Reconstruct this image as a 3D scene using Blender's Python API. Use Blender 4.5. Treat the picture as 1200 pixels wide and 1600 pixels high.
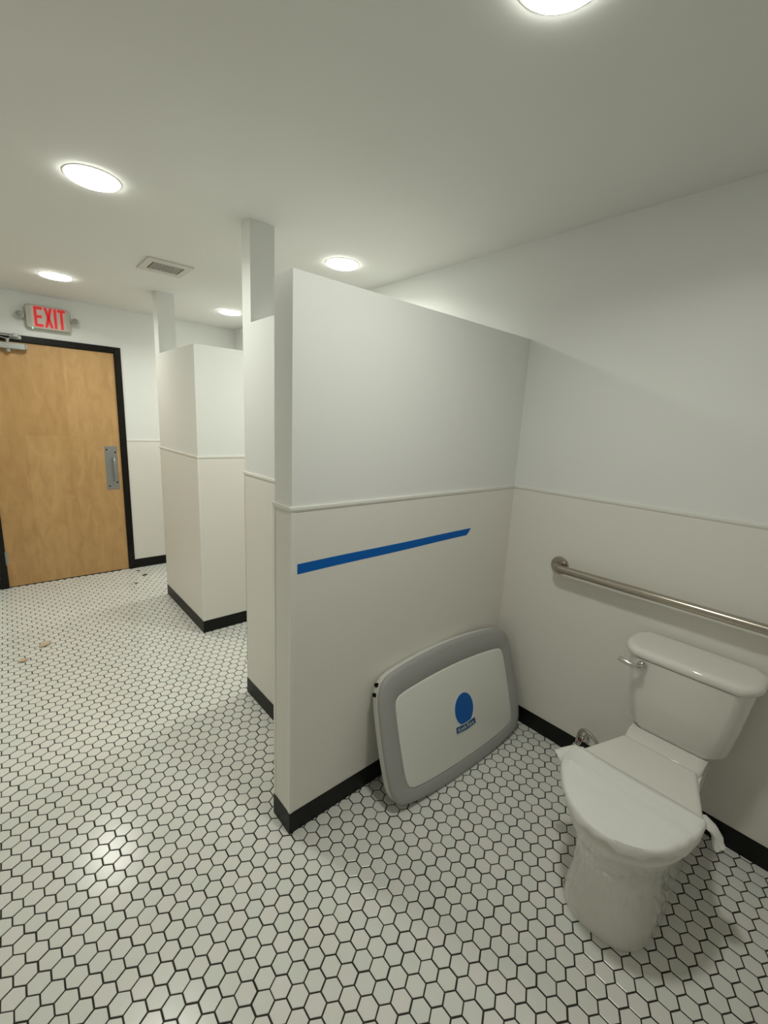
import bpy, bmesh, math, random
from mathutils import Vector, Matrix

for o in list(bpy.data.objects):
    bpy.data.objects.remove(o)
scene = bpy.context.scene
COL = scene.collection
random.seed(7)

# ------------------------------------------------------------------ camera
CAM = Vector((-0.6971, -1.2318, 1.56))
YAW, PITCH, ROLL, FPX = 0.72826, -0.20452, 0.04976, 681.33
fw = Vector((math.sin(YAW) * math.cos(PITCH), math.cos(YAW) * math.cos(PITCH), math.sin(PITCH)))
rt = Vector((math.cos(YAW), -math.sin(YAW), 0))
up = rt.cross(fw)
RT = math.cos(ROLL) * rt + math.sin(ROLL) * up
UP = -math.sin(ROLL) * rt + math.cos(ROLL) * up
cd = bpy.data.cameras.new('camera')
cam = bpy.data.objects.new('camera', cd)
COL.objects.link(cam)
cam.matrix_world = Matrix(((RT.x, UP.x, -fw.x, CAM.x), (RT.y, UP.y, -fw.y, CAM.y),
                           (RT.z, UP.z, -fw.z, CAM.z), (0, 0, 0, 1)))
cd.sensor_fit = 'VERTICAL'
cd.sensor_height = 36.0
cd.lens = FPX * 36.0 / 1600.0
cd.clip_start = 0.02
scene.camera = cam

# ------------------------------------------------------------------ world, exposure
w = bpy.data.worlds.new('world')
scene.world = w
w.use_nodes = True
w.node_tree.nodes['Background'].inputs[0].default_value = (0.02, 0.02, 0.02, 1)   # closed room: only the ceiling lamps light it
vs = scene.view_settings
vs.view_transform = 'Standard'
vs.look = 'None'
vs.gamma = 1
vs.use_curve_mapping = False
vs.exposure = -0.1
LENS_GLOW = 29.0                      # emission of the diffusing lamp lenses
LAMP_WATTS = 6.3                      # downward light of each recessed lamp
LAMP_SPREAD = 152                     # degrees: the trim keeps it off the top of the walls
LAMP_COLOR = (0.985, 1.0, 0.905)

# ------------------------------------------------------------------ room dimensions (metres)
L = 1.2956      # right wall
D = 3.5097      # door wall
XL = -1.55      # left wall, outside the frame
YR = -2.35      # wall behind the camera
C = 2.424       # ceiling
H = 1.9844      # partition height
T = 1.2666      # wainscot height
BB = 0.0904     # baseboard height


# ------------------------------------------------------------------ material helpers
def mat(name, color, rough=0.5, metal=0.0, spec=0.5, bump=None, vary=None, coat=0.0):
    m = bpy.data.materials.new(name)
    m.use_nodes = True
    nt = m.node_tree
    b = nt.nodes['Principled BSDF']
    b.inputs['Base Color'].default_value = (*color, 1)
    b.inputs['Roughness'].default_value = rough
    b.inputs['Metallic'].default_value = metal
    b.inputs['Specular IOR Level'].default_value = spec
    b.inputs['Coat Weight'].default_value = coat
    if bump or vary:
        tc = nt.nodes.new('ShaderNodeTexCoord')
    if bump:
        scale, strength, dist = bump
        n = nt.nodes.new('ShaderNodeTexNoise')
        n.inputs['Scale'].default_value = scale
        n.inputs['Detail'].default_value = 2
        nt.links.new(tc.outputs['Object'], n.inputs['Vector'])
        bp = nt.nodes.new('ShaderNodeBump')
        bp.inputs['Strength'].default_value = strength
        bp.inputs['Distance'].default_value = dist
        nt.links.new(n.outputs['Fac'], bp.inputs['Height'])
        nt.links.new(bp.outputs['Normal'], b.inputs['Normal'])
    if vary:
        scale, col2 = vary
        n2 = nt.nodes.new('ShaderNodeTexNoise')
        n2.inputs['Scale'].default_value = scale
        n2.inputs['Detail'].default_value = 3
        nt.links.new(tc.outputs['Object'], n2.inputs['Vector'])
        mx = nt.nodes.new('ShaderNodeMix')
        mx.data_type = 'RGBA'
        mx.inputs[6].default_value = (*color, 1)
        mx.inputs[7].default_value = (*col2, 1)
        nt.links.new(n2.outputs['Fac'], mx.inputs[0])
        nt.links.new(mx.outputs[2], b.inputs['Base Color'])
    return m


def emit(name, color, strength):
    m = bpy.data.materials.new(name)
    m.use_nodes = True
    b = m.node_tree.nodes['Principled BSDF']
    b.inputs['Base Color'].default_value = (*[min(c, 1) * .8 for c in color], 1)
    b.inputs['Emission Color'].default_value = (*color, 1)
    b.inputs['Emission Strength'].default_value = strength
    return m


def tile_mat(name, per_object):
    m = mat(name, (0.74, 0.735, 0.675), 0.21, spec=0.5)
    nt = m.node_tree
    b = nt.nodes['Principled BSDF']
    if per_object:
        src = nt.nodes.new('ShaderNodeObjectInfo').outputs['Random']
    else:
        src = nt.nodes.new('ShaderNodeNewGeometry').outputs['Random Per Island']
    r = nt.nodes.new('ShaderNodeValToRGB')
    e = r.color_ramp.elements
    e[0].color = (0.765, 0.782, 0.735, 1)
    e[1].color = (0.82, 0.80, 0.765, 1)
    e2 = e.new(0.5)
    e2.color = (0.797, 0.797, 0.75, 1)
    nt.links.new(src, r.inputs[0])
    nt.links.new(r.outputs[0], b.inputs['Base Color'])
    return m


def wood_mat():
    m = mat('maple_veneer', (0.46, 0.29, 0.125), 0.42)
    nt = m.node_tree
    b = nt.nodes['Principled BSDF']
    N = nt.nodes.new
    tc = N('ShaderNodeTexCoord')
    mp = N('ShaderNodeMapping')
    mp.inputs['Scale'].default_value = (7, 7, 2.6)
    nt.links.new(tc.outputs['Object'], mp.inputs[0])
    n = N('ShaderNodeTexNoise')
    n.inputs['Scale'].default_value = 2.2
    n.inputs['Detail'].default_value = 6
    n.inputs['Distortion'].default_value = 0.8
    nt.links.new(mp.outputs[0], n.inputs['Vector'])
    # veneer leaves: upright sheets slightly different in tone
    sx = N('ShaderNodeSeparateXYZ')
    nt.links.new(tc.outputs['Object'], sx.inputs[0])
    cb = N('ShaderNodeCombineXYZ')
    nt.links.new(sx.outputs['X'], cb.inputs['X'])
    nt.links.new(sx.outputs['Z'], cb.inputs['Y'])
    br = N('ShaderNodeTexBrick')
    br.inputs['Scale'].default_value = 1.0
    br.inputs['Brick Width'].default_value = 0.21
    br.inputs['Row Height'].default_value = 1.3
    br.inputs['Mortar Size'].default_value = 0.0
    br.offset = 0.45
    br.inputs['Color1'].default_value = (0.62, 0.385, 0.168, 1)
    br.inputs['Color2'].default_value = (0.56, 0.335, 0.138, 1)
    br.inputs['Mortar'].default_value = (0.57, 0.35, 0.15, 1)
    nt.links.new(cb.outputs[0], br.inputs['Vector'])
    rp = N('ShaderNodeValToRGB')
    rp.color_ramp.elements[0].position = 0.3
    rp.color_ramp.elements[1].position = 0.75
    rp.color_ramp.elements[0].color = (0.86, 0.82, 0.76, 1)
    rp.color_ramp.elements[1].color = (1.06, 1.06, 1.05, 1)
    nt.links.new(n.outputs['Fac'], rp.inputs[0])
    mx = N('ShaderNodeMix')
    mx.data_type = 'RGBA'
    mx.blend_type = 'MULTIPLY'
    mx.inputs[0].default_value = 1.0
    nt.links.new(br.outputs['Color'], mx.inputs[6])
    nt.links.new(rp.outputs[0], mx.inputs[7])
    nt.links.new(mx.outputs[2], b.inputs['Base Color'])
    return m


M = {
    'paint': mat('white_paint', (0.85, 0.86, 0.835), 0.42, bump=(260, 0.06, 0.002)),
    'ceil': mat('ceiling_paint', (0.85, 0.85, 0.82), 0.75, bump=(200, 0.05, 0.002)),
    'frp': mat('pebbled_panel', (0.85, 0.825, 0.765), 0.45, bump=(170, 0.16, 0.002)),
    'cap': mat('panel_moulding', (0.86, 0.85, 0.80), 0.3),
    'base': mat('black_vinyl_base', (0.007, 0.008, 0.007), 0.45, spec=0.25),
    'grout': mat('dark_grout', (0.030, 0.025, 0.020), 0.85, bump=(500, 0.3, 0.001)),
    'tile_o': tile_mat('white_glazed_tile', True),
    'tile_s': tile_mat('white_glazed_tile_field', False),
    'wood': wood_mat(),
    'black': mat('black_frame_paint', (0.006, 0.005, 0.004), 0.22, spec=0.3),
    'steel': mat('brushed_steel', (0.44, 0.40, 0.345), 0.27, 1.0),
    'plate': mat('satin_plate', (0.42, 0.44, 0.46), 0.36, 1.0),
    'chrome': mat('chrome', (0.62, 0.62, 0.60), 0.12, 1.0),
    'alu': mat('silver_closer_paint', (0.42, 0.43, 0.41), 0.4, 0.6),
    'porcelain': mat('porcelain', (0.83, 0.815, 0.765), 0.10, coat=0.3),
    'seat': mat('seat_plastic', (0.83, 0.81, 0.76), 0.22),
    'film': mat('white_foam_film', (0.88, 0.87, 0.84), 0.5, bump=(38, 0.45, 0.006)),
    'grey': mat('grey_plastic', (0.40, 0.40, 0.395), 0.45, bump=(400, 0.08, 0.001)),
    'white': mat('white_plastic', (0.80, 0.80, 0.755), 0.4, bump=(400, 0.06, 0.001)),
    'tape': mat('blue_masking_tape', (0.003, 0.125, 0.50), 0.65, spec=0.2, bump=(300, 0.15, 0.001)),
    'blue': mat('sticker_blue', (0.006, 0.12, 0.46), 0.35),
    'navy': mat('sticker_banner', (0.03, 0.10, 0.22), 0.35),
    'sticker': mat('sticker_white', (0.75, 0.78, 0.78), 0.35),
    'vent': mat('vent_white', (0.66, 0.64, 0.59), 0.45),
    'dark': mat('dark_void', (0.008, 0.007, 0.006), 0.9, spec=0.1),
    'sign': mat('sign_housing', (0.52, 0.51, 0.45), 0.45),
    'signface': mat('sign_face', (0.62, 0.56, 0.50), 0.35),
    'lensglass': mat('lamp_head_lens', (0.35, 0.35, 0.33), 0.15),
    'red': emit('exit_red', (0.75, 0.025, 0.03), 0.33),
    'redhalo': emit('exit_red_glow', (0.9, 0.42, 0.36), 0.25),
    'green': emit('led_green', (0.15, 1.0, 0.35), 3.0),
    'lens': emit('lamp_lens', LAMP_COLOR, LENS_GLOW),
    'ring': mat('lamp_trim', (0.72, 0.68, 0.68), 0.4),
    'leaf': mat('dry_leaf', (0.52, 0.36, 0.22), 0.7, vary=(60, (0.72, 0.56, 0.40))),
    'debris': mat('brown_crumb', (0.10, 0.065, 0.04), 0.9),
    'hose': mat('braided_hose', (0.42, 0.39, 0.34), 0.35, 0.8, bump=(900, 0.4, 0.001)),
    'redtag': mat('red_tag', (0.16, 0.035, 0.025), 0.5),
}


# ------------------------------------------------------------------ mesh helpers
class MB:
    def __init__(s):
        s.v, s.f = [], []

    def add(s, vs, fs):
        o = len(s.v)
        s.v += [tuple(p) for p in vs]
        s.f += [tuple(i + o for i in q) for q in fs]
        return s

    def box(s, x0, x1, y0, y1, z0, z1):
        v = [(x, y, z) for z in (z0, z1) for y in (y0, y1) for x in (x0, x1)]
        return s.add(v, [(0, 2, 3, 1), (4, 5, 7, 6), (0, 1, 5, 4), (2, 6, 7, 3), (0, 4, 6, 2), (1, 3, 7, 5)])

    def loft(s, rings, cap0=True, cap1=True):
        n = len(rings[0])
        vs = [p for r in rings for p in r]
        fs = []
        for k in range(len(rings) - 1):
            for i in range(n):
                j = (i + 1) % n
                fs.append((k * n + i, k * n + j, (k + 1) * n + j, (k + 1) * n + i))
        if cap0:
            fs.append(tuple(range(n - 1, -1, -1)))
        if cap1:
            fs.append(tuple((len(rings) - 1) * n + i for i in range(n)))
        return s.add(vs, fs)

    def tube(s, path, r, n=12, caps=True):
        path = [Vector(p) for p in path]
        rr = r if isinstance(r, (list, tuple)) else [r] * len(path)
        rings = []
        ref = None
        for i, p in enumerate(path):
            d = (path[min(i + 1, len(path) - 1)] - path[max(i - 1, 0)]).normalized()
            if ref is None:
                ref = Vector((0, 0, 1)) if abs(d.z) < 0.9 else Vector((1, 0, 0))
            a = d.cross(ref).normalized()
            ref = a.cross(d).normalized()
            rings.append([p + rr[i] * (math.cos(2 * math.pi * k / n) * a + math.sin(2 * math.pi * k / n) * ref) for k in range(n)])
        return s.loft(rings, caps, caps)

    def prism(s, outline, axis_u, axis_v, normal, origin, d0, d1):
        """outline of (u, v) swept from d0 to d1 along the normal"""
        u, v, n, o = map(Vector, (axis_u, axis_v, normal, origin))
        r0 = [o + a * u + b * v + d0 * n for a, b in outline]
        r1 = [o + a * u + b * v + d1 * n for a, b in outline]
        return s.loft([r0, r1])

    def build(s, name, m, parent=None, smooth=None, bevel=None, label=None):
        me = bpy.data.meshes.new(name)
        me.from_pydata([tuple(p) for p in s.v], [], s.f)
        bm = bmesh.new()
        bm.from_mesh(me)
        bmesh.ops.recalc_face_normals(bm, faces=bm.faces)
        if bevel:
            w_, seg, ang = bevel
            ed = [e for e in bm.edges if len(e.link_faces) == 2 and e.calc_face_angle(0) > math.radians(ang)]
            bmesh.ops.bevel(bm, geom=ed, offset=w_, segments=seg, profile=0.5, affect='EDGES', clamp_overlap=True)
        bm.to_mesh(me)
        bm.free()
        if smooth:
            me.shade_smooth()
            me.set_sharp_from_angle(angle=math.radians(smooth))
        me.materials.append(M[m])
        o = bpy.data.objects.new(name, me)
        COL.objects.link(o)
        if parent:
            o.parent = parent
            o.matrix_parent_inverse = Matrix.Translation(parent.location).inverted() if parent.location.length else Matrix()
        if label:
            o['label'] = label
        return o


def tag(o, label, cat, group=None, kind=None):
    o['label'] = label
    o['category'] = cat
    if group:
        o['group'] = group
    if kind:
        o['kind'] = kind
    return o


def thing(name, label, cat, loc=(0, 0, 0), group=None, kind=None):
    o = bpy.data.objects.new(name, None)
    COL.objects.link(o)
    o.location = loc
    o.empty_display_size = 0.05
    return tag(o, label, cat, group, kind)


def copy_tree(o, loc):
    c = o.copy()
    COL.objects.link(c)
    c.location = loc
    for ch in o.children:
        k = ch.copy()
        COL.objects.link(k)
        k.parent = c
        for g in ch.children:
            q = g.copy()
            COL.objects.link(q)
            q.parent = k
    return c


def arc(cx, cy, r, a0, a1, n):
    return [(cx + r * math.cos(math.radians(a0 + (a1 - a0) * i / n)), cy + r * math.sin(math.radians(a0 + (a1 - a0) * i / n))) for i in range(n + 1)]


def rrect(w_, h_, r, n=5):
    return (arc(w_ / 2 - r, h_ / 2 - r, r, 0, 90, n) + arc(-w_ / 2 + r, h_ / 2 - r, r, 90, 180, n)
            + arc(-w_ / 2 + r, -h_ / 2 + r, r, 180, 270, n) + arc(w_ / 2 - r, -h_ / 2 + r, r, 270, 360, n))


def lathe(mb, prof, n, origin, axis='z'):
    ox, oy, oz = origin
    rings = []
    for r, h in prof:
        ring = []
        for k in range(n):
            a = 2 * math.pi * k / n
            c_, s_ = r * math.cos(a), r * math.sin(a)
            ring.append({'z': (ox + c_, oy + s_, oz + h), 'x': (ox + h, oy + c_, oz + s_), 'y': (ox + c_, oy + h, oz + s_)}[axis])
        rings.append(ring)
    return mb.loft(rings)


# ------------------------------------------------------------------ partition plan
P1 = (0.0, L, 0.0, 0.1162)                    # x0 x1 y0 y1 of the near partition
S1 = (0.2528, 0.3748, 0.1162, 0.9277)         # its return wall beside the stall opening
Q1 = (0.2528, 0.3748, 0.8363, 0.9277)         # post to the ceiling
P2 = (0.2975, L, 1.7709, 1.8870)
S2 = (0.2975, 0.4195, 1.8870, 2.6481)
Q2 = (0.2975, 0.4195, 2.5338, 2.6481)

# ------------------------------------------------------------------ floor
floor = tag(MB().box(XL, L, YR, D, -0.06, -0.0014).build('floor', 'grout'),
            'white hexagon tile floor with dark grout lines', 'floor', kind='structure')
PITCH_T, ROT_T, X0, Y0 = 0.05403, -0.01495, -0.16568, -0.25706
ct, st = math.cos(ROT_T), math.sin(ROT_T)
AP = 0.5 * (PITCH_T - 0.0043)                 # half width across the flats


def hexring(r_flat, z):
    R_ = r_flat / math.cos(math.pi / 6)
    return [(R_ * math.cos(math.radians(30 + 60 * k) + ROT_T), R_ * math.sin(math.radians(30 + 60 * k) + ROT_T), z) for k in range(6)]


RINGS = [hexring(AP, -0.0050), hexring(AP, -0.0011), hexring(AP - 0.0004, -0.0004), hexring(AP - 0.0014, 0.0)]


def inside(px, py, b, m):
    return b[0] + m < px < b[1] - m and b[2] + m < py < b[3] - m


def px_of(p):
    d = Vector(p) - CAM
    z = d.dot(fw)
    if z < 0.05:
        return None
    return 600 + FPX * d.dot(RT) / z, 800 - FPX * d.dot(UP) / z, z


cells = []
for j in range(-60, 100):
    for i in range(-110, 110):
        a, b = PITCH_T * (i + j / 2), PITCH_T * j * 0.8660254
        x, y = X0 + a * ct - b * st, Y0 + a * st + b * ct
        if not (XL - 0.02 < x < L + 0.02 and YR - 0.02 < y < D + 0.02):
            continue
        if any(inside(x, y, q, 0.033) for q in (P1, S1, P2, S2)):
            continue
        cells.append((x, y))
score = []
for k, (x, y) in enumerate(cells):
    q = px_of((x, y, 0))
    if q and -18 < q[0] < 1218 and q[1] < 1622 and not (x > 0.60 and abs(y + 0.893) < 0.13):
        d = (Vector((x, y, 0)) - CAM)
        score.append((d.length ** -2 * (CAM.z / d.length) / (d.normalized().dot(fw)) ** 3, k))
score.sort(reverse=True)
near = {k for _, k in score[:300]}
tm = MB()
tm.loft(RINGS)
first = tm.build('tile', 'tile_o', floor)
me_tile = first.data
field = MB()
one = True
for k, (x, y) in enumerate(cells):
    tx, ty = random.gauss(0, 0.00035), random.gauss(0, 0.00035)
    if k in near:
        if one:
            o = first
            one = False
        else:
            o = bpy.data.objects.new('tile', me_tile)
            COL.objects.link(o)
            o.parent = floor
        o.location = (x + tx, y + ty, 0)
        o.rotation_euler = (random.gauss(0, 0.004), random.gauss(0, 0.004), random.gauss(0, 0.004))
    else:
        sx, sy = random.gauss(0, 0.004), random.gauss(0, 0.004)
        field.loft([[(x + tx + p[0], y + ty + p[1], p[2] + sx * p[0] + sy * p[1]) for p in r] for r in RINGS[1:]], cap0=False)
fo = field.build('tile_field', 'tile_s', floor)
fo['kind'] = 'stuff'
fo['label'] = 'small white hexagon tiles further away'

# ------------------------------------------------------------------ walls, ceiling
tag(MB().box(XL - .12, L + .12, YR - .12, D + .12, C, C + 0.1).build('ceiling', 'ceil'), 'flat white painted ceiling', 'ceiling', kind='structure')
wall_right = tag(MB().box(L, L + .12, YR - .12, D + .12, -0.06, C).build('wall_right', 'paint'),
                 'long white wall behind the toilet and grab bar', 'wall', kind='structure')
wall_left = tag(MB().box(XL - .12, XL, YR - .12, D + .12, -0.06, C).build('wall_left', 'paint'), 'white side wall across from the stalls', 'wall', kind='structure')
wall_rear = tag(MB().box(XL, L, YR - .12, YR, -0.06, C).build('wall_rear', 'paint'), 'white wall across the room from the exit door', 'wall', kind='structure')
DX0, DX1, FX0, FX1, FH, DH = -0.7401, 0.1725, -0.7917, 0.2241, 2.0937, 2.0424
wall_back = tag(MB().box(XL, FX0, D, D + .12, -0.06, C).box(FX1, L, D, D + .12, -0.06, C).box(FX0, FX1, D, D + .12, FH, C)
                .build('wall_back', 'paint'), 'white end wall around the exit door', 'wall', kind='structure')


def lwall(p, s, q):
    mb = MB()
    # L-shaped low wall as one outline, then the post standing on its far end
    out = [(p[0], p[2]), (p[1], p[2]), (p[1], p[3]), (s[1], p[3]), (s[1], s[3]), (s[0], s[3]), (s[0], p[3])]
    if p[0] < s[0] - 1e-6:
        out.append((p[0], p[3]))
    mb.loft([[(x, y, -0.01) for x, y in out], [(x, y, H) for x, y in out]])
    mb.box(q[0], q[1], q[2], q[3], H, C)
    return mb


wp1 = tag(lwall(P1, S1, Q1).build('wall_partition_near', 'paint'),
          'nearest white stall partition, with blue tape, post to ceiling behind', 'partition', kind='structure')
wp2 = tag(lwall(P2, S2, Q2).build('wall_partition_far', 'paint'),
          'white stall partition nearer the exit door, post on its end', 'partition', kind='structure')

PT = 0.0028    # panel thickness


def panel(parent, axis, pos, sgn, a0, a1, z0=0.0, z1=T - 0.004):
    mb = MB()
    lo, hi = sorted((pos, pos + sgn * PT))
    if axis == 'x':
        mb.box(lo, hi, a0, a1, z0, z1)
    else:
        mb.box(a0, a1, lo, hi, z0, z1)
    return mb.build('wainscot_panel', 'frp', parent)


def strip(mb, axis, pos, sgn, a0, a1, z0, z1, th):
    lo, hi = sorted((pos, pos + sgn * th))
    if axis == 'x':
        mb.box(lo, hi, a0, a1, z0, z1)
    else:
        mb.box(a0, a1, lo, hi, z0, z1)


E_ = 0.0072   # moulding depth
B_ = 0.0048   # base depth
runs = {
    'right': (wall_right, [('x', L, -1, YR, D)]),
    'left': (wall_left, [('x', XL, 1, YR, D)]),
    'rear': (wall_rear, [('y', YR, 1, XL, L)]),
    'back': (wall_back, [('y', D, -1, XL, FX0), ('y', D, -1, FX1, L)]),
    'partition_near': (wp1, [('y', P1[2], -1, P1[0] - PT, L), ('x', P1[0], -1, P1[2] - PT, P1[3] + PT), ('x', S1[0], -1, S1[2], S1[3] + PT),
                             ('y', P1[3], 1, P1[0] - PT, S1[0]), ('y', P1[3], 1, S1[1], L), ('y', S1[3], 1, S1[0] - PT, S1[1]), ('x', S1[1], 1, S1[2], S1[3])]),
    'partition_far': (wp2, [('y', P2[2], -1, P2[0] - PT, L), ('x', P2[0], -1, P2[2] - PT, S2[3] + PT),
                            ('y', P2[3], 1, S2[1], L), ('y', S2[3], 1, S2[0] - PT, S2[1]), ('x', S2[1], 1, S2[2], S2[3])]),
}
names = {'right': 'the toilet wall', 'left': 'the side wall', 'rear': 'the rear wall', 'back': 'the exit door wall',
         'partition_near': 'the nearest partition', 'partition_far': 'the partition nearer the door'}
for n, (side, (wobj, rs)) in enumerate(runs.items(), 1):
    cap, base = MB(), MB()
    for axis, pos, sg, a0, a1 in rs:
        panel(wobj, axis, pos, sg, a0, a1)
        for z_a, z_b, dp in ((T - 0.004, T + 0.0055, E_), (T - 0.0085, T - 0.004, E_ - 0.0018)):
            q = .0003 if axis == 'x' else 0           # runs meeting at a corner never share a plane
            ext = dp - PT + q * .5 if side.startswith('part') else 0
            strip(cap, axis, pos, sg, a0 - ext, a1 + (ext if a1 < L - .01 else 0), z_a - q, z_b + q, dp + q)
        q = .0003 if axis == 'x' else 0
        ext = B_ - PT + q * .5 if side.startswith('part') else 0
        strip(base, axis, pos, sg, a0 - ext, a1 + (ext if a1 < L - .01 else 0), -0.001, BB + q, B_ + q)
    tag(cap.build('trim_%d' % n, 'cap'), 'thin white moulding capping the wainscot on ' + names[side], 'moulding', kind='structure')
    tag(base.build('baseboard_' + side, 'base'), 'black vinyl baseboard along ' + names[side], 'baseboard', kind='structure')
# corner guards of the wainscot on the near partition's end
for cx, cy, sx, sy in ((P1[0], P1[2], 1, 1), (P1[0], P1[3], 1, -1)):
    mb = MB()
    x_, y_ = cx - PT, cy - sy * PT
    mb.box(min(x_ - .0012, x_), max(x_ - .0012, x_), min(y_, y_ + sy * .014), max(y_, y_ + sy * .014), BB, T - .0085)
    mb.box(x_ - .0012, x_ + .014, min(y_, y_ - sy * .0012), max(y_, y_ - sy * .0012), BB, T - .0085)
    mb.build('corner_moulding', 'cap', wp1)
mb = MB()
x_, y_ = P2[0] - PT, P2[2] - PT
mb.box(x_ - .0012, x_, y_ - .0012, y_ + .014, BB, T - .0085).box(x_, x_ + .014, y_ - .0012, y_, BB, T - .0085).build('corner_moulding', 'cap', wp2)

# ------------------------------------------------------------------ exit door
door = thing('door_1', 'tan wood veneer exit door in a black metal frame', 'door', (0.5 * (DX0 + DX1), D, 0), kind='structure')
leaf = MB().box(DX0 + .003, DX1 - .003, D + .002, D + .046, 0.008, DH - .003).build('door_leaf', 'wood', door)
fr = MB()
fr.box(FX0, DX0, D - .014, D + .11, 0, FH).box(DX1, FX1, D - .014, D + .11, 0, FH).box(DX0, DX1, D - .014, D + .11, DH, FH)
fr.box(DX0, DX0 + .012, D + .048, D + .11, 0, DH).box(DX1 - .012, DX1, D + .048, D + .11, 0, DH).box(DX0, DX1, D + .048, D + .11, DH - .012, DH)
fr.build('door_frame', 'black', door, bevel=(0.002, 1, 60), label='black metal door frame')
for hz in (0.265, 1.05, 1.83):
    hb = MB()
    hb.tube([(DX0, D - .006, hz - .057), (DX0, D - .006, hz + .057)], 0.0075, 10)
    hb.box(DX0 + .003, DX0 + .016, D - .002, D + .003, hz - .057, hz + .057)
    hb.build('hinge', 'plate', door, smooth=40)
pp = MB().box(0.040, 0.141, D - .0005, D + .003, 0.806, 1.212).build('pull_plate', 'plate', door, bevel=(0.001, 1, 60), label='satin metal pull plate')
hd = MB()
xh = 0.106
hd.tube([(xh, D, 1.10), (xh, D - .028, 1.10), (xh, D - .042, 1.092), (xh, D - .048, 1.075), (xh, D - .048, 0.915), (xh, D - .042, 0.898), (xh, D - .028, 0.89), (xh, D, 0.89)], 0.008, 12)
o = hd.build('pull_handle', 'plate', pp, smooth=50)
for sx_, sz_ in ((0.125, 1.155), (0.126, 0.872), (0.062, 0.838), (0.058, 1.18)):
    sb = MB()
    lathe(sb, [(0.007, 0.0), (0.007, -0.0012), (0.005, -0.0022)], 12, (sx_, D - .0004, sz_), 'y')
    sb.build('screw', 'dark', pp)
# door closer
clo = MB()
clo.box(-0.725, -0.452, D - .056, D + .002, 1.978, 2.026)
cl = clo.build('door_closer', 'alu', door, bevel=(0.006, 2, 60), label='silver door closer')
MB().box(-0.452, -0.440, D - .050, D - .004, 1.983, 2.021).build('end_cap', 'alu', cl, bevel=(0.004, 2, 60))
kb = MB()
lathe(kb, [(0.014, -0.024), (0.016, -0.018), (0.016, 0), ], 14, (-0.560, D - .03, 1.978))
kb.build('spindle_cap', 'alu', cl, smooth=40)
sp = MB()
lathe(sp, [(0.012, 0.0), (0.012, 0.02), (0.018, 0.02), (0.018, 0.032), ], 14, (-0.560, D - .03, 2.026))
sp.build('spindle', 'alu', cl, smooth=40)
ar = MB()


def flatbar(mb, a, b, w_, t_):
    a, b = Vector(a), Vector(b)
    d = (b - a).normalized()
    s_ = d.cross(Vector((0, 0, 1))).normalized() * w_ / 2
    z = Vector((0, 0, t_ / 2))
    mb.loft([[p + s_ + z, p - s_ + z, p - s_ - z, p + s_ - z] for p in (a, b)])


flatbar(ar, (-0.560, D - .03, 2.054), (-0.70, D - .20, 2.060), .022, .007)
flatbar(ar, (-0.70, D - .20, 2.066), (-0.500, D - .034, 2.078), .022, .007)
ar.build('closer_arm', 'alu', cl)
sh = MB().box(-0.545, -0.470, D - .030, D - .012, 2.058, 2.088).box(-0.520, -0.487, D - .05, D - .02, 2.070, 2.100)
sh.build('arm_bracket', 'alu', cl, bevel=(0.003, 1, 60))

# ------------------------------------------------------------------ exit sign
sg = thing('exit_sign', 'lit EXIT sign with red letters and two lamp heads', 'exit sign', (-0.283, D, 2.155))
sc = (-0.283, 2.246)
mb = MB()
u, v_, n_ = (1, 0, 0), (0, 0, 1), (0, -1, 0)
o1, o2 = rrect(0.296, 0.180, 0.022), rrect(0.286, 0.170, 0.02)
mb.loft([[(sc[0] + a, D - d, sc[1] + b) for a, b in q] for q, d in ((o1, 0), (o1, .046), (o2, .054))])
mb.build('housing', 'sign', sg, smooth=35)
YF = D - .0545
MB().box(sc[0] - .112, sc[0] + .118, YF - .001, YF + .001, sc[1] - .078, sc[1] + .082).build('face_panel', 'signface', sg)
lz0, lz1 = 2.174, 2.326


def letter(polys, nm):
    mb = MB()
    for pl in polys:
        mb.prism(pl, (1, 0, 0), (0, 0, 1), (0, -1, 0), (0, YF - .001, 0), 0.0004, 0.0022)
    lt = mb.build('letter_' + nm, 'red', sg)
    lt['label'] = 'red letter ' + nm.upper()
    # halo of light round the letter, put in as a paler emissive rim
    g = MB()
    for pl in polys:
        cx, cy = sum(p[0] for p in pl) / len(pl), sum(p[1] for p in pl) / len(pl)
        g.prism([(p[0] + math.copysign(.0032, p[0] - cx), p[1] + math.copysign(.003, p[1] - cy)) for p in pl], (1, 0, 0), (0, 0, 1), (0, -1, 0), (0, YF - .001, 0), 0, 0.0004)
    g.build('letter_halo', 'redhalo', lt)


def rc(x0, x1, z0, z1):
    return [(x0, z0), (x1, z0), (x1, z1), (x0, z1)]


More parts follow.
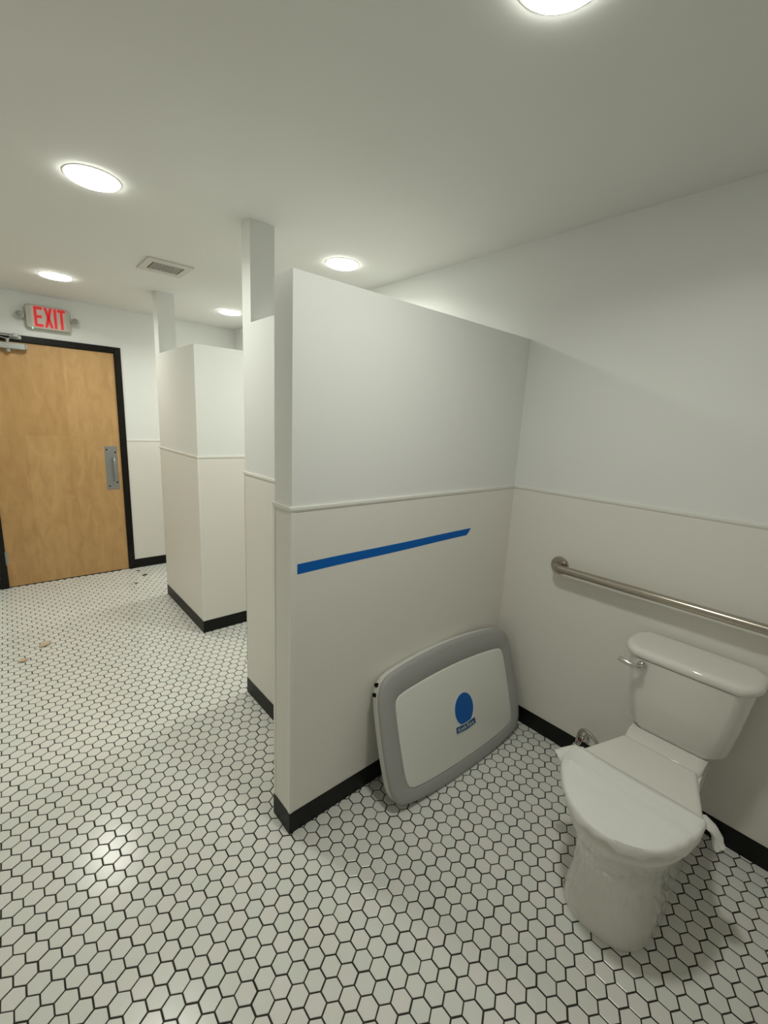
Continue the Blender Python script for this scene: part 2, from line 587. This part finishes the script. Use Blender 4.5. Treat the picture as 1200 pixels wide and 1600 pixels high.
tk, bz = 0.0185, 0.022
xe = -0.376
letter([rc(xe, xe + tk, lz0, lz1), rc(xe + tk, xe + .056, lz0, lz0 + bz), rc(xe + tk, xe + .050, 2.240, 2.240 + bz), rc(xe + tk, xe + .056, lz1 - bz, lz1)], 'e')
xx = -0.312
letter([[(xx, lz0), (xx + .020, lz0), (xx + .058, lz1), (xx + .038, lz1)], [(xx + .038, lz0), (xx + .058, lz0), (xx + .020, lz1), (xx, lz1)]], 'x')
xi = -0.247
letter([rc(xi, xi + tk, lz0, lz1)], 'i')
xt = -0.223
letter([rc(xt, xt + .054, lz1 - bz, lz1), rc(xt + .018, xt + .018 + tk, lz0, lz1 - bz)], 't')
for hx, sgn, hz in ((-0.466, -1, 2.250), (-0.104, 1, 2.252)):
    hm = MB()
    lathe(hm, [(0.010, 0.0), (0.024, -0.006), (0.029, -0.022), (0.029, -0.034), (0.026, -0.036)], 20, (hx, D - .022, hz), 'y')
    h_ = hm.build('lamp_head', 'sign', sg, smooth=40)
    lm = MB()
    lathe(lm, [(0.022, 0), (0.021, -0.004), (0.014, -0.008), (0.004, -0.009)], 20, (hx, D - .057, hz), 'y')
    lm.build('lamp_lens', 'lensglass', h_, smooth=60)
    am = MB().tube([(sc[0] + sgn * .14, D - .028, hz - .028), (hx - sgn * .012, D - .030, hz - .012)], 0.009, 10)
    am.build('lamp_arm', 'sign', sg, smooth=40)
lb = MB()
lathe(lb, [(0.0045, 0.0), (0.004, -0.006), (0.0015, -0.008)], 10, (-0.392, D - .05, 2.158), 'y')
lb.build('indicator_light', 'green', sg, label='tiny green indicator light')

# ------------------------------------------------------------------ ceiling lamps
lamps = [((-0.320, 0.975), 'larger round ceiling light toward the upper left, in front of the exit sign'),
         ((-0.285, 2.72), 'round ceiling light right above the exit sign'),
         ((0.876, 0.992), 'round ceiling light just above the nearest partition top'),
         ((0.935, 2.735), 'round ceiling light half hidden behind the near ceiling post'),
         ((0.209, -0.660), 'round ceiling light cut off by the top edge of the picture')]
lp = thing('ceiling_light', lamps[0][1], 'ceiling light', (0, 0, 0), 'round ceiling lights')
rm = MB()
lathe(rm, [(0.0975, 0.0), (0.097, -0.0018), (0.093, -0.003), (0.085, -0.003)], 40, (0, 0, 0))
rm.build('trim_ring', 'ring', lp, smooth=40)
lm = MB()
lathe(lm, [(0.0885, -0.0028), (0.0880, -0.0075), (0.0845, -0.0098), (0.076, -0.0112), (0.045, -0.0120), (0.015, -0.0122)], 40, (0, 0, 0))
lm.build('lens', 'lens', lp, smooth=60)
ld = bpy.data.lights.new('downlight', 'AREA')
ld.shape = 'DISK'
ld.size = 0.165
ld.energy = LAMP_WATTS
ld.color = LAMP_COLOR
ld.spread = math.radians(LAMP_SPREAD)
lo = bpy.data.objects.new('downlight', ld)
COL.objects.link(lo)
lo.parent = lp
lo.location = (0, 0, -0.0126)
lp.location = (*lamps[0][0], C)
for (xy, lab) in lamps[1:]:
    copy_tree(lp, (*xy, C))['label'] = lab

# ------------------------------------------------------------------ ceiling vent
vt = thing('ceiling_vent', 'small square white ceiling vent grille with dark slots', 'vent', (0.187, 1.895, C))
vx0, vx1, vy0, vy1 = 0.060, 0.315, 1.757, 2.035
ix0, ix1, iy0, iy1 = 0.100, 0.278, 1.818, 1.975
z0, z1 = C - .008, C
fr = MB()
fr.box(vx0, ix0, vy0, vy1, z0, z1).box(ix1, vx1, vy0, vy1, z0, z1).box(ix0, ix1, vy0, iy0, z0, z1).box(ix0, ix1, iy1, vy1, z0, z1)
fr.build('vent_frame', 'vent', vt)
MB().box(ix0, ix1, iy0, iy1, C - .0012, C - .0004).build('backing', 'dark', vt)
ns = 14
stp = (ix1 - ix0) / ns
sl = None
for k in range(ns - 1):
    xk = ix0 + (k + 1) * stp
    if sl is None:
        sl = MB().box(-stp * .20, stp * .20, iy0, iy1, -0.0075, -0.002).build('slat', 'vent')
        q = sl
    else:
        q = sl.copy()
        COL.objects.link(q)
    q.parent = vt
    q.location = (xk - vt.location.x, -vt.location.y, 0)

# ------------------------------------------------------------------ blue tape
tp = MB()
yp = P1[2] - PT
n = 24
ol = []
for k in range(n + 1):
    f = k / n
    ol.append((0.0215 + (0.927 - 0.0215) * f, 1.0405 + (1.0535 - 1.0405) * f + .0008 * math.sin(9 * f)))
ol += [(0.941, 1.066), (0.944, 1.070), (0.957, 1.0845)]
for k in range(n + 1):
    f = 1 - k / n
    ol.append((0.0210 + (0.950 - 0.0210) * f, 1.0765 + (1.0845 - 1.0765) * f + .0008 * math.sin(9 * f)))
tp.prism(ol, (1, 0, 0), (0, 0, 1), (0, -1, 0), (0, yp, 0), 0.0, 0.0005)
tag(tp.build('masking_tape', 'tape'), 'strip of blue masking tape on the nearest partition', 'tape')

# ------------------------------------------------------------------ baby changing table leaning on the partition
PSI, TH, YB, XC = -0.0298, 0.2914, -0.2405, 0.7880
ex = Vector((math.cos(PSI), math.sin(PSI), 0))
nh = Vector((math.sin(PSI), -math.cos(PSI), 0))
ez = Vector((0, 0, math.cos(TH))) - nh * math.sin(TH)
nn = nh * math.cos(TH) + Vector((0, 0, math.sin(TH)))
TO = Vector((XC, YB, 0.0))


def smoothloop(pts, it=3):
    for _ in range(it):
        q = []
        for i in range(len(pts)):
            a, b = pts[i], pts[(i + 1) % len(pts)]
            q += [(a[0] * .75 + b[0] * .25, a[1] * .75 + b[1] * .25), (a[0] * .25 + b[0] * .75, a[1] * .25 + b[1] * .75)]
        pts = q
    return pts


# half outlines (right side), measured across the face, mirrored
h_out = [(0.0, 0.0), (0.20, 0.008), (0.35, 0.028), (0.415, 0.052), (0.442, 0.11), (0.448, 0.25), (0.446, 0.40), (0.438, 0.505), (0.405, 0.556), (0.345, 0.574), (0.20, 0.592), (0.0, 0.602)]
h_in = [(0.0, 0.064), (0.18, 0.068), (0.32, 0.080), (0.355, 0.096), (0.367, 0.13), (0.372, 0.26), (0.371, 0.40), (0.366, 0.462), (0.335, 0.480), (0.18, 0.494), (0.0, 0.501)]


def full(h):
    pts = smoothloop(h + [(-a, b) for a, b in reversed(h[1:-1])], 3)
    res = []                                  # the same number of points on both outlines: even steps round the centre
    for k in range(96):
        d = Vector((0.85 * math.cos(2 * math.pi * k / 96), 0.6 * math.sin(2 * math.pi * k / 96)))
        for i in range(len(pts)):
            a, b = Vector(pts[i]) - Vector((0, .29)), Vector(pts[(i + 1) % len(pts)]) - Vector((0, .29))
            e = b - a
            den = d.x * e.y - d.y * e.x
            if abs(den) < 1e-12:
                continue
            t_ = (a.x * e.y - a.y * e.x) / den
            q = (a.x * d.y - a.y * d.x) / den
            if t_ > 0 and -1e-9 <= q < 1:
                res.append((d.x * t_, .29 + d.y * t_))
                break
    return res


def scaled(o_, dx):
    cx, cy = 0.0, 0.29
    r = []
    for i in range(len(o_)):
        a, b, c_ = Vector(o_[i - 1]), Vector(o_[i]), Vector(o_[(i + 1) % len(o_)])
        t_ = (c_ - a).normalized()
        nrm = Vector((t_.y, -t_.x))
        r.append(tuple(b + nrm * dx))
    return r


def fl(o_, d):
    return [TO + a * ex + b * ez + d * nn for a, b in o_]


OUT, INN = full(h_out), full(h_in)
ctab = thing('changing_table', 'white and grey folded baby changing table leaning on the nearest partition', 'changing table', tuple(TO))
mb = MB()
back = [(a * 0.985, 0.29 + (b - 0.29) * .98) for a, b in OUT]
mb.loft([fl(scaled(back, -.014), -.070), fl(scaled(back, -.005), -.067), fl(scaled(OUT, -.002), -.052), fl(scaled(OUT, -.0005), -.020)])
body = mb.build('body', 'white', ctab, smooth=40)
mb = MB()
mb.loft([fl(OUT, -.020), fl(OUT, -.010), fl(scaled(OUT, -.004), -.004), fl(scaled(OUT, -.016), 0.0), fl(scaled(INN, .004), 0.002), fl(INN, -.001), fl(scaled(INN, -.001), -.008)], cap0=True, cap1=True)
mb.build('rim', 'grey', ctab, smooth=50, label='grey plastic rim')
mb = MB()
mb.loft([fl(scaled(INN, -.0015), -.010), fl(scaled(INN, -.0015), -.001), fl(scaled(INN, -.005), 0.002), fl(scaled(INN, -.010), .003)])
mb.build('front_panel', 'white', ctab, smooth=50, label='white front panel')
# hinge slots on the left edge
for hz in (0.50, 0.535):
    mb = MB()
    xl_ = -0.4385 if hz < .51 else -0.4225
    for p in [0]:
        r0 = [TO + (xl_ + a) * ex + (hz + b) * ez for a, b in ((-.0015, -.006), (.02, -.006), (.02, .006), (-.0015, .006))]
        mb.loft([[p_ + d * nn for p_ in r0] for d in (-.048, -.032)])
    mb.build('hinge_slot', 'dark', ctab)
# round sticker with a banner (the mascot on it is left out)
ov = [(0.024 + .0625 * math.cos(2 * math.pi * k / 40), 0.284 + .072 * math.sin(2 * math.pi * k / 40)) for k in range(40)]
ovw = [(0.024 + .0665 * math.cos(2 * math.pi * k / 40), 0.284 + .0765 * math.sin(2 * math.pi * k / 40)) for k in range(40)]
bn = [(-.047, 0.194), (.020, 0.188), (.088, 0.194), (.086, .222), (.020, .216), (-.045, .222)]
bnw = [(-.051, 0.1905), (.020, 0.184), (.092, 0.1905), (.090, .2255), (.020, .220), (-.049, .2255)]
stk = MB().prism(ovw, ex, ez, nn, TO, .003, .0052).prism(bnw, ex, ez, nn, TO, .003, .0055).build('sticker', 'sticker', ctab, label='blue oval sticker with a banner')
MB().prism(ov, ex, ez, nn, TO, .005, .0054).build('oval_print', 'blue', stk)
MB().prism(bn, ex, ez, nn, TO, .005, .0058).build('banner', 'navy', stk)
cu = bpy.data.curves.new('banner_text', 'FONT')
cu.body = 'Koala Kare'
cu.size = 0.0245
cu.align_x = 'CENTER'
cu.extrude = 0.0001
tmp = bpy.data.objects.new('tmp_text', cu)
COL.objects.link(tmp)
bpy.context.view_layer.update()
me = bpy.data.meshes.new_from_object(tmp.evaluated_get(bpy.context.evaluated_depsgraph_get()))
bpy.data.objects.remove(tmp)
me.transform(Matrix(((ex.x, ez.x, nn.x, 0), (ex.y, ez.y, nn.y, 0), (ex.z, ez.z, nn.z, 0), (0, 0, 0, 1))))
me.transform(Matrix.Translation(TO + .0205 * ex + .197 * ez + .0060 * nn))
me.materials.clear()
me.materials.append(M['sticker'])
to = bpy.data.objects.new('banner_lettering', me)
COL.objects.link(to)
to.parent = stk

# ------------------------------------------------------------------ grab bar
gb = thing('grab_bar', 'brushed steel grab bar on the wall above the toilet', 'grab bar', (L - PT, -0.30, 0.92))
GX, GZ, ga, gbq = L - .058, 0.921, -0.297, -1.372
w0 = L - PT
path = [(w0, ga, GZ), (w0 - .018, ga, GZ)]
rr_ = .034
for k in range(7):
    a = math.radians(90 * k / 6)
    path.append((GX + rr_ - rr_ * math.sin(a), ga - rr_ + rr_ * math.cos(a), GZ))
for k in range(7):
    a = math.radians(90 * k / 6)
    path.append((GX + rr_ - rr_ * math.cos(a), gbq + rr_ - rr_ * math.sin(a), GZ))
path += [(w0 - .018, gbq, GZ), (w0, gbq, GZ)]
MB().tube(path, 0.0188, 20).build('bar', 'steel', gb, smooth=40)
for yy in (ga, gbq):
    mb = MB()
    lathe(mb, [(0.044, 0.0), (0.044, -0.003), (0.040, -0.009), (0.022, -0.011)], 28, (w0, yy, GZ), 'x')
    mb.build('flange', 'steel', gb, smooth=40)

# ------------------------------------------------------------------ toilet (out from the right wall)
TY = -0.893
tl = thing('toilet', 'white two-piece toilet with a film-covered seat against the wall', 'toilet', (0.88, TY, 0))


def egg(xf, xb, xw, hw, nf=2.0, nb=2.6, n=48):
    """closed outline: front tip xf, back xb, widest at xw, half width hw"""
    pts = []
    for k in range(n):
        a = 2 * math.pi * k / n
        c_, s_ = math.cos(a), math.sin(a)
        ne = nf if c_ < 0 else nb
        r = (abs(c_) ** ne + abs(s_) ** ne) ** (-1 / ne)
        x = xw + c_ * r * ((xw - xf) if c_ < 0 else (xb - xw))
        pts.append((x, TY + s_ * r * hw))
    return pts


def taper(o_, x0, x1, hw0, hw1):
    """narrow an outline linearly from half width hw0 at x0 to hw1 at x1"""
    r = []
    for x, y in o_:
        if x > x0:
            lim = hw0 + (hw1 - hw0) * min(1, (x - x0) / (x1 - x0))
            y = TY + max(-lim, min(lim, y - TY))
        r.append((x, y))
    return r


def ring(o_, z):
    return [(x, y, z) for x, y in o_]


mb = MB()
secs = [(0.0, .573, 1.12, .76, .138, 2.7, 4.5), (.012, .571, 1.12, .76, .140, 2.7, 4.5), (.05, .580, 1.12, .77, .134, 2.7, 4.5), (.12, .590, 1.12, .78, .128, 2.6, 4.0),
        (.20, .585, 1.13, .78, .130, 2.4, 4.0), (.26, .565, 1.14, .765, .142, 2.2, 3.6), (.31, .537, 1.16, .75, .158, 2.05, 3.4), (.345, .515, 1.18, .745, .171, 2.0, 3.2),
        (.372, .503, 1.20, .74, .178, 2.0, 3.2), (.380, .499, 1.20, .74, .181, 2.0, 3.2), (.398, .498, 1.20, .74, .182, 2.0, 3.2), (.405, .503, 1.195, .74, .178, 2.0, 3.2)]
mb.loft([ring(taper(egg(a, b, c_, d, e, f, 96), .79, 1.0, d, min(d, .128)), z) for z, a, b, c_, d, e, f in secs])
mb.build('bowl', 'porcelain', tl, smooth=50)
# raised deck that carries the tank
mb = MB()


def rr2(x0, x1, hw, r, z, bow=0.0, dy=0.0):
    o_ = rrect(x1 - x0, 2 * hw, r, 6)
    cx = .5 * (x0 + x1)
    return [(cx + a - (bow * (1 - (b / hw) ** 2) if a < 0 else 0), TY + dy + b, z) for a, b in o_]


mb.loft([rr2(.98, 1.26, .120, .04, .380), rr2(.985, 1.262, .124, .04, .402), rr2(1.00, 1.264, .126, .04, .415), rr2(1.03, 1.264, .126, .04, .426)])
mb.build('deck', 'porcelain', tl, smooth=50)
# seat ring and closed lid
mb = MB()
so = lambda g: taper(egg(.496 - g, .985 + g, .735, .186 + g, 2.0, 9, 96), .775, .985, .186 + g, .118 + g)
mb.loft([ring(so(-.006), .4055), ring(so(0), .409), ring(so(0), .420), ring(so(-.004), .4235)])
mb.build('seat', 'seat', tl, smooth=50)
mb = MB()
mb.loft([ring(so(-.004), .426), ring(so(0), .429), ring(so(0), .438), ring(so(-.006), .4435), ring(so(-.016), .4455)])
mb.build('seat_lid', 'seat', tl, smooth=60)
for s_ in (-1, 1):
    MB().tube([(.990, TY + s_ * .075 - .022, .418), (.990, TY + s_ * .075 + .022, .418)], .010, 14).build('seat_hinge', 'seat', tl, smooth=50)
# tank
mb = MB()
DT = -.008
mb.loft([rr2(1.135, 1.262, .133, .05, .424, .035, DT), rr2(1.120, 1.266, .151, .05, .430, .038, DT), rr2(1.110, 1.268, .163, .05, .452, .04, DT),
         rr2(1.100, 1.270, .181, .05, .57, .045, DT), rr2(1.092, 1.272, .197, .05, .70, .05, DT), rr2(1.091, 1.272, .199, .05, .722, .05, DT)])
mb.build('tank', 'porcelain', tl, smooth=50)
mb = MB()
mb.loft([rr2(1.105, 1.274, .201, .05, .722, .062, DT), rr2(1.096, 1.278, .212, .055, .726, .067, DT), rr2(1.093, 1.280, .216, .057, .735, .068, DT), rr2(1.094, 1.280, .215, .057, .748, .068, DT),
         rr2(1.101, 1.277, .209, .055, .756, .067, DT), rr2(1.116, 1.265, .194, .05, .758, .063, DT)])
mb.build('tank_lid', 'porcelain', tl, smooth=50)
mb = MB()
ly, lz = -0.772, 0.700
lathe(mb, [(0.010, 0.006), (0.0165, 0.003), (0.0165, -0.004), (0.012, -0.008), (0.008, -0.010), (0.008, -0.020)], 18, (1.062, ly, lz), 'x')
lv = mb.build('flush_lever', 'chrome', tl, smooth=50)
mb = MB()
mb.tube([(1.044, ly - .008, lz), (1.036, ly + .008, lz - .001), (1.034, ly + .036, lz + .003), (1.034, ly + .062, lz + .007), (1.034, ly + .074, lz + .009)], [.009, .0105, .009, .0105, .008], 14)
mb.build('lever_arm', 'chrome', lv, smooth=50)

# ------------------------------------------------------------------ protective film around the seat lid
wr = thing('protective_film', 'white foam film wrapped over the toilet lid, loose ends hanging', 'film wrap', (.64, TY, .405))
xb_ = 0.775
oo = egg(.490, 1.06, .735, .190, 2.0, 3.4, 160)
fr_ = [p for p in oo if p[0] <= xb_]
fr_.sort(key=lambda p: math.atan2(p[1] - TY, -(p[0] - xb_ - .001)))       # right corner, round the front, to the left corner
nF = len(fr_)
rnd = random.Random(3)


def ztop(x, y):
    f1 = .0055 * math.exp(-((x - .668 - .04 * (y - TY)) / .010) ** 2)
    f2 = .0035 * math.exp(-((x - .600 + .05 * (y - TY)) / .012) ** 2)
    return .4505 + f1 + f2 + .0012 * math.sin(31 * x + 17 * y) - .0015 * math.cos(14 * (y - TY))


cpt = (xb_, TY)
rows = []
for k in range(0, 13):
    r = k / 12 * .975
    rows.append([(xb_ + r * (p[0] - xb_), TY + (p[1] - TY) * .985) for p in fr_])   # straight back edge, round front
V, F = [], []
for k, row in enumerate(rows):
    for x, y in row:
        V.append((x, y, ztop(x, y) - .004 * max((k / 12) ** 8, abs((y - TY) / .187) ** 16)))
bul = []
for i, p in enumerate(fr_):
    left = max(0, (p[1] - TY) / .19) * max(0, min(1, (p[0] - .52) / .15))
    bul.append(.016 * left ** 2)
for z, gx in ((.446, 1.0), (.438, 1.02), (.428, 1.03), (.417, 1.035), (.408, 1.02)):
    for i, p in enumerate(fr_):
        wv = 1 + .006 * math.sin(i * .55 + z * 200) + .004 * math.sin(i * 1.3)
        k = (gx - 1) * .6
        dx, dy = p[0] - .735, p[1] - TY
        ln = math.hypot(dx, dy)
        q = 1 + k * wv + bul[i] / ln
        lift = max(0.0, min(1.0, (.446 - z) / .038)) * (.010 + .007 * math.sin(i * .31 + 1) + .004 * math.sin(i * .83))
        V.append((.735 + dx * q, TY + dy * q, z + lift))
tot = 13 + 5
for k in range(tot - 1):
    for i in range(nF - 1):
        F.append((k * nF + i, k * nF + i + 1, (k + 1) * nF + i + 1, (k + 1) * nF + i))
mb = MB()
mb.add(V, F)
cov = mb.build('film_cover', 'film', wr, smooth=70)
bm = bmesh.new()                              # weld the fan's centre
bm.from_mesh(cov.data)
bmesh.ops.remove_doubles(bm, verts=bm.verts, dist=2e-5)
bmesh.ops.recalc_face_normals(bm, faces=bm.faces)
bm.to_mesh(cov.data)
bm.free()
sm = cov.modifiers.new('thickness', 'SOLIDIFY')
sm.thickness = .0012
sm.offset = 1


def flap(pts, wd, nm):
    """crumpled strip of film: folded cross-section swept along a path"""
    rings = []
    for k, (p, w2) in enumerate(zip(pts, wd)):
        p = Vector(p)
        d = (Vector(pts[min(k + 1, len(pts) - 1)]) - Vector(pts[max(k - 1, 0)])).normalized()
        s_ = d.cross(Vector((0, 0, 1))).normalized()
        t_ = s_.cross(d)
        rg = []
        m = 14
        for q in range(m):
            a = 2 * math.pi * q / m
            rad = w2 * (1 + .22 * math.sin(3 * a + k) + .12 * math.sin(5 * a + 2 * k))
            rg.append(p + s_ * rad * math.cos(a) + t_ * rad * .38 * math.sin(a))
        rings.append(rg)
    MB().loft(rings).build(nm, 'film', wr, smooth=70)


flap([(.765, TY + .160, .428), (.772, TY + .190, .432), (.768, TY + .212, .426), (.752, TY + .232, .412), (.735, TY + .247, .396)], [.020, .026, .022, .022, .026], 'film_end')
flap([(.79, TY - .165, .425), (.81, TY - .190, .415), (.820, TY - .208, .396), (.822, TY - .220, .374), (.823, TY - .226, .362)], [.022, .028, .029, .033, .037], 'film_end')

# ------------------------------------------------------------------ water supply valve and hose
vl = thing('supply_valve', 'chrome water supply valve and looped hose behind the toilet', 'valve', (L - .05, -.53, .10))
mb = MB()
lathe(mb, [(0.026, 0), (0.026, -.002), (.018, -.010), (.010, -.012)], 20, (L - .006, -.530, .118), 'x')
mb.build('escutcheon', 'chrome', vl, smooth=40)
MB().tube([(L - .006, -.530, .118), (L - .075, -.530, .118)], .008, 12).build('stub_pipe', 'chrome', vl, smooth=40)
mb = MB()
mb.tube([(L - .062, -.530, .118), (L - .092, -.530, .118)], .013, 14)
mb.tube([(L - .078, -.530, .118), (L - .078, -.530, .150)], .010, 12)
mb.build('valve_body', 'chrome', vl, smooth=40)
mb = MB()
hr = []
for k in range(24):
    a = 2 * math.pi * k / 24
    r = .019 * (1 + .12 * math.cos(6 * a))
    hr.append((r * .6 * math.cos(a), r * math.sin(a)))
mb.loft([[(L - d, -.530 + a, .118 + b) for a, b in hr] for d in (.094, .106)])
mb.build('valve_handle', 'chrome', vl, smooth=30)
MB().box(L - .094, L - .090, -.552, -.536, .150, .166).build('red_tag', 'redtag', vl, label='small red tag')
hp = []
P_ = [(L - .078, -.530, .145), (L - .078, -.532, .175), (L - .078, -.543, .201), (L - .079, -.566, .208), (L - .082, -.597, .196), (L - .088, -.640, .168), (L - .095, -.690, .150), (L - .10, -.735, .175), (L - .10, -.755, .26), (L - .10, -.758, .36), (L - .10, -.760, .43)]
for k in range(len(P_) - 1):
    p0, p1, p2, p3 = (Vector(P_[max(0, min(len(P_) - 1, k + d))]) for d in (-1, 0, 1, 2))
    for t in (0, .25, .5, .75):
        hp.append(.5 * ((2 * p1) + (-p0 + p2) * t + (2 * p0 - 5 * p1 + 4 * p2 - p3) * t * t + (-p0 + 3 * p1 - 3 * p2 + p3) * t ** 3))
hp.append(Vector(P_[-1]))
MB().tube(hp, .0075, 10).build('supply_hose', 'hose', vl, smooth=60)


# ------------------------------------------------------------------ litter on the floor
def dry_leaf(x, y, ln, wd, ang, curl, label):
    mb = MB()
    n, m = 10, 5
    vs_, fs_ = [], []
    for i in range(n + 1):
        u_ = i / n
        hw = wd * .5 * (math.sin(math.pi * u_ ** .85)) ** .8 * (1 + .18 * math.sin(17 * u_)) + .0006
        for j in range(m):
            t_ = (j / (m - 1) - .5) * 2
            px, py = (u_ - .5) * ln, t_ * hw
            z = .0015 + curl * (abs(t_) ** 2) * math.sin(math.pi * u_) + curl * .8 * (2 * u_ - 1) ** 2 + .0012 * math.sin(9 * u_ + 3 * t_)
            c_, s_ = math.cos(ang), math.sin(ang)
            vs_.append((x + c_ * px - s_ * py, y + s_ * px + c_ * py, max(.0006, z)))
    for i in range(n):
        for j in range(m - 1):
            a = i * m + j
            fs_.append((a, a + 1, a + m + 1, a + m))
    k = len(vs_)
    vs2 = [(p[0], p[1], p[2] + .0008) for p in vs_]
    fs2 = [tuple(reversed([q + k for q in f])) for f in fs_]
    mb.add(vs_ + vs2, fs_ + fs2)
    return tag(mb.build('dry_leaf', 'leaf', smooth=60), label, 'leaf', 'dry leaves on the floor')


dry_leaf(-.588, 2.198, .078, .052, .55, .005, 'larger tan dry leaf on the tiles, farther along the floor')
dry_leaf(-.708, 2.042, .055, .042, .15, .005, 'smaller tan dry leaf on the tiles near the left picture edge')


def crumb(x, y, s_, label, sy=1.0, ang=0):
    mb = MB()
    rings = []
    rn = random.Random(int(x * 1000))
    for z, q in ((.0002, .75), (s_ * .25, 1.0), (s_ * .45, .65)):
        rg = []
        for k in range(9):
            a = 2 * math.pi * k / 9
            r = s_ * q * (.75 + .5 * rn.random())
            px, py = r * math.cos(a), r * sy * math.sin(a)
            rg.append((x + math.cos(ang) * px - math.sin(ang) * py, y + math.sin(ang) * px + math.cos(ang) * py, z))
        rings.append(rg)
    mb.loft(rings)
    return tag(mb.build('debris_scrap', 'debris', smooth=30), label, 'debris', 'scraps on the floor by the door')


crumb(.228, 3.40, .014, 'dark crumb on the floor at the foot of the door frame')
crumb(.245, 3.235, .026, 'thin brown scrap on the floor right of the door', .28, .35)
crumb(.135, 3.055, .013, 'small brown scrap on the floor in front of the door')
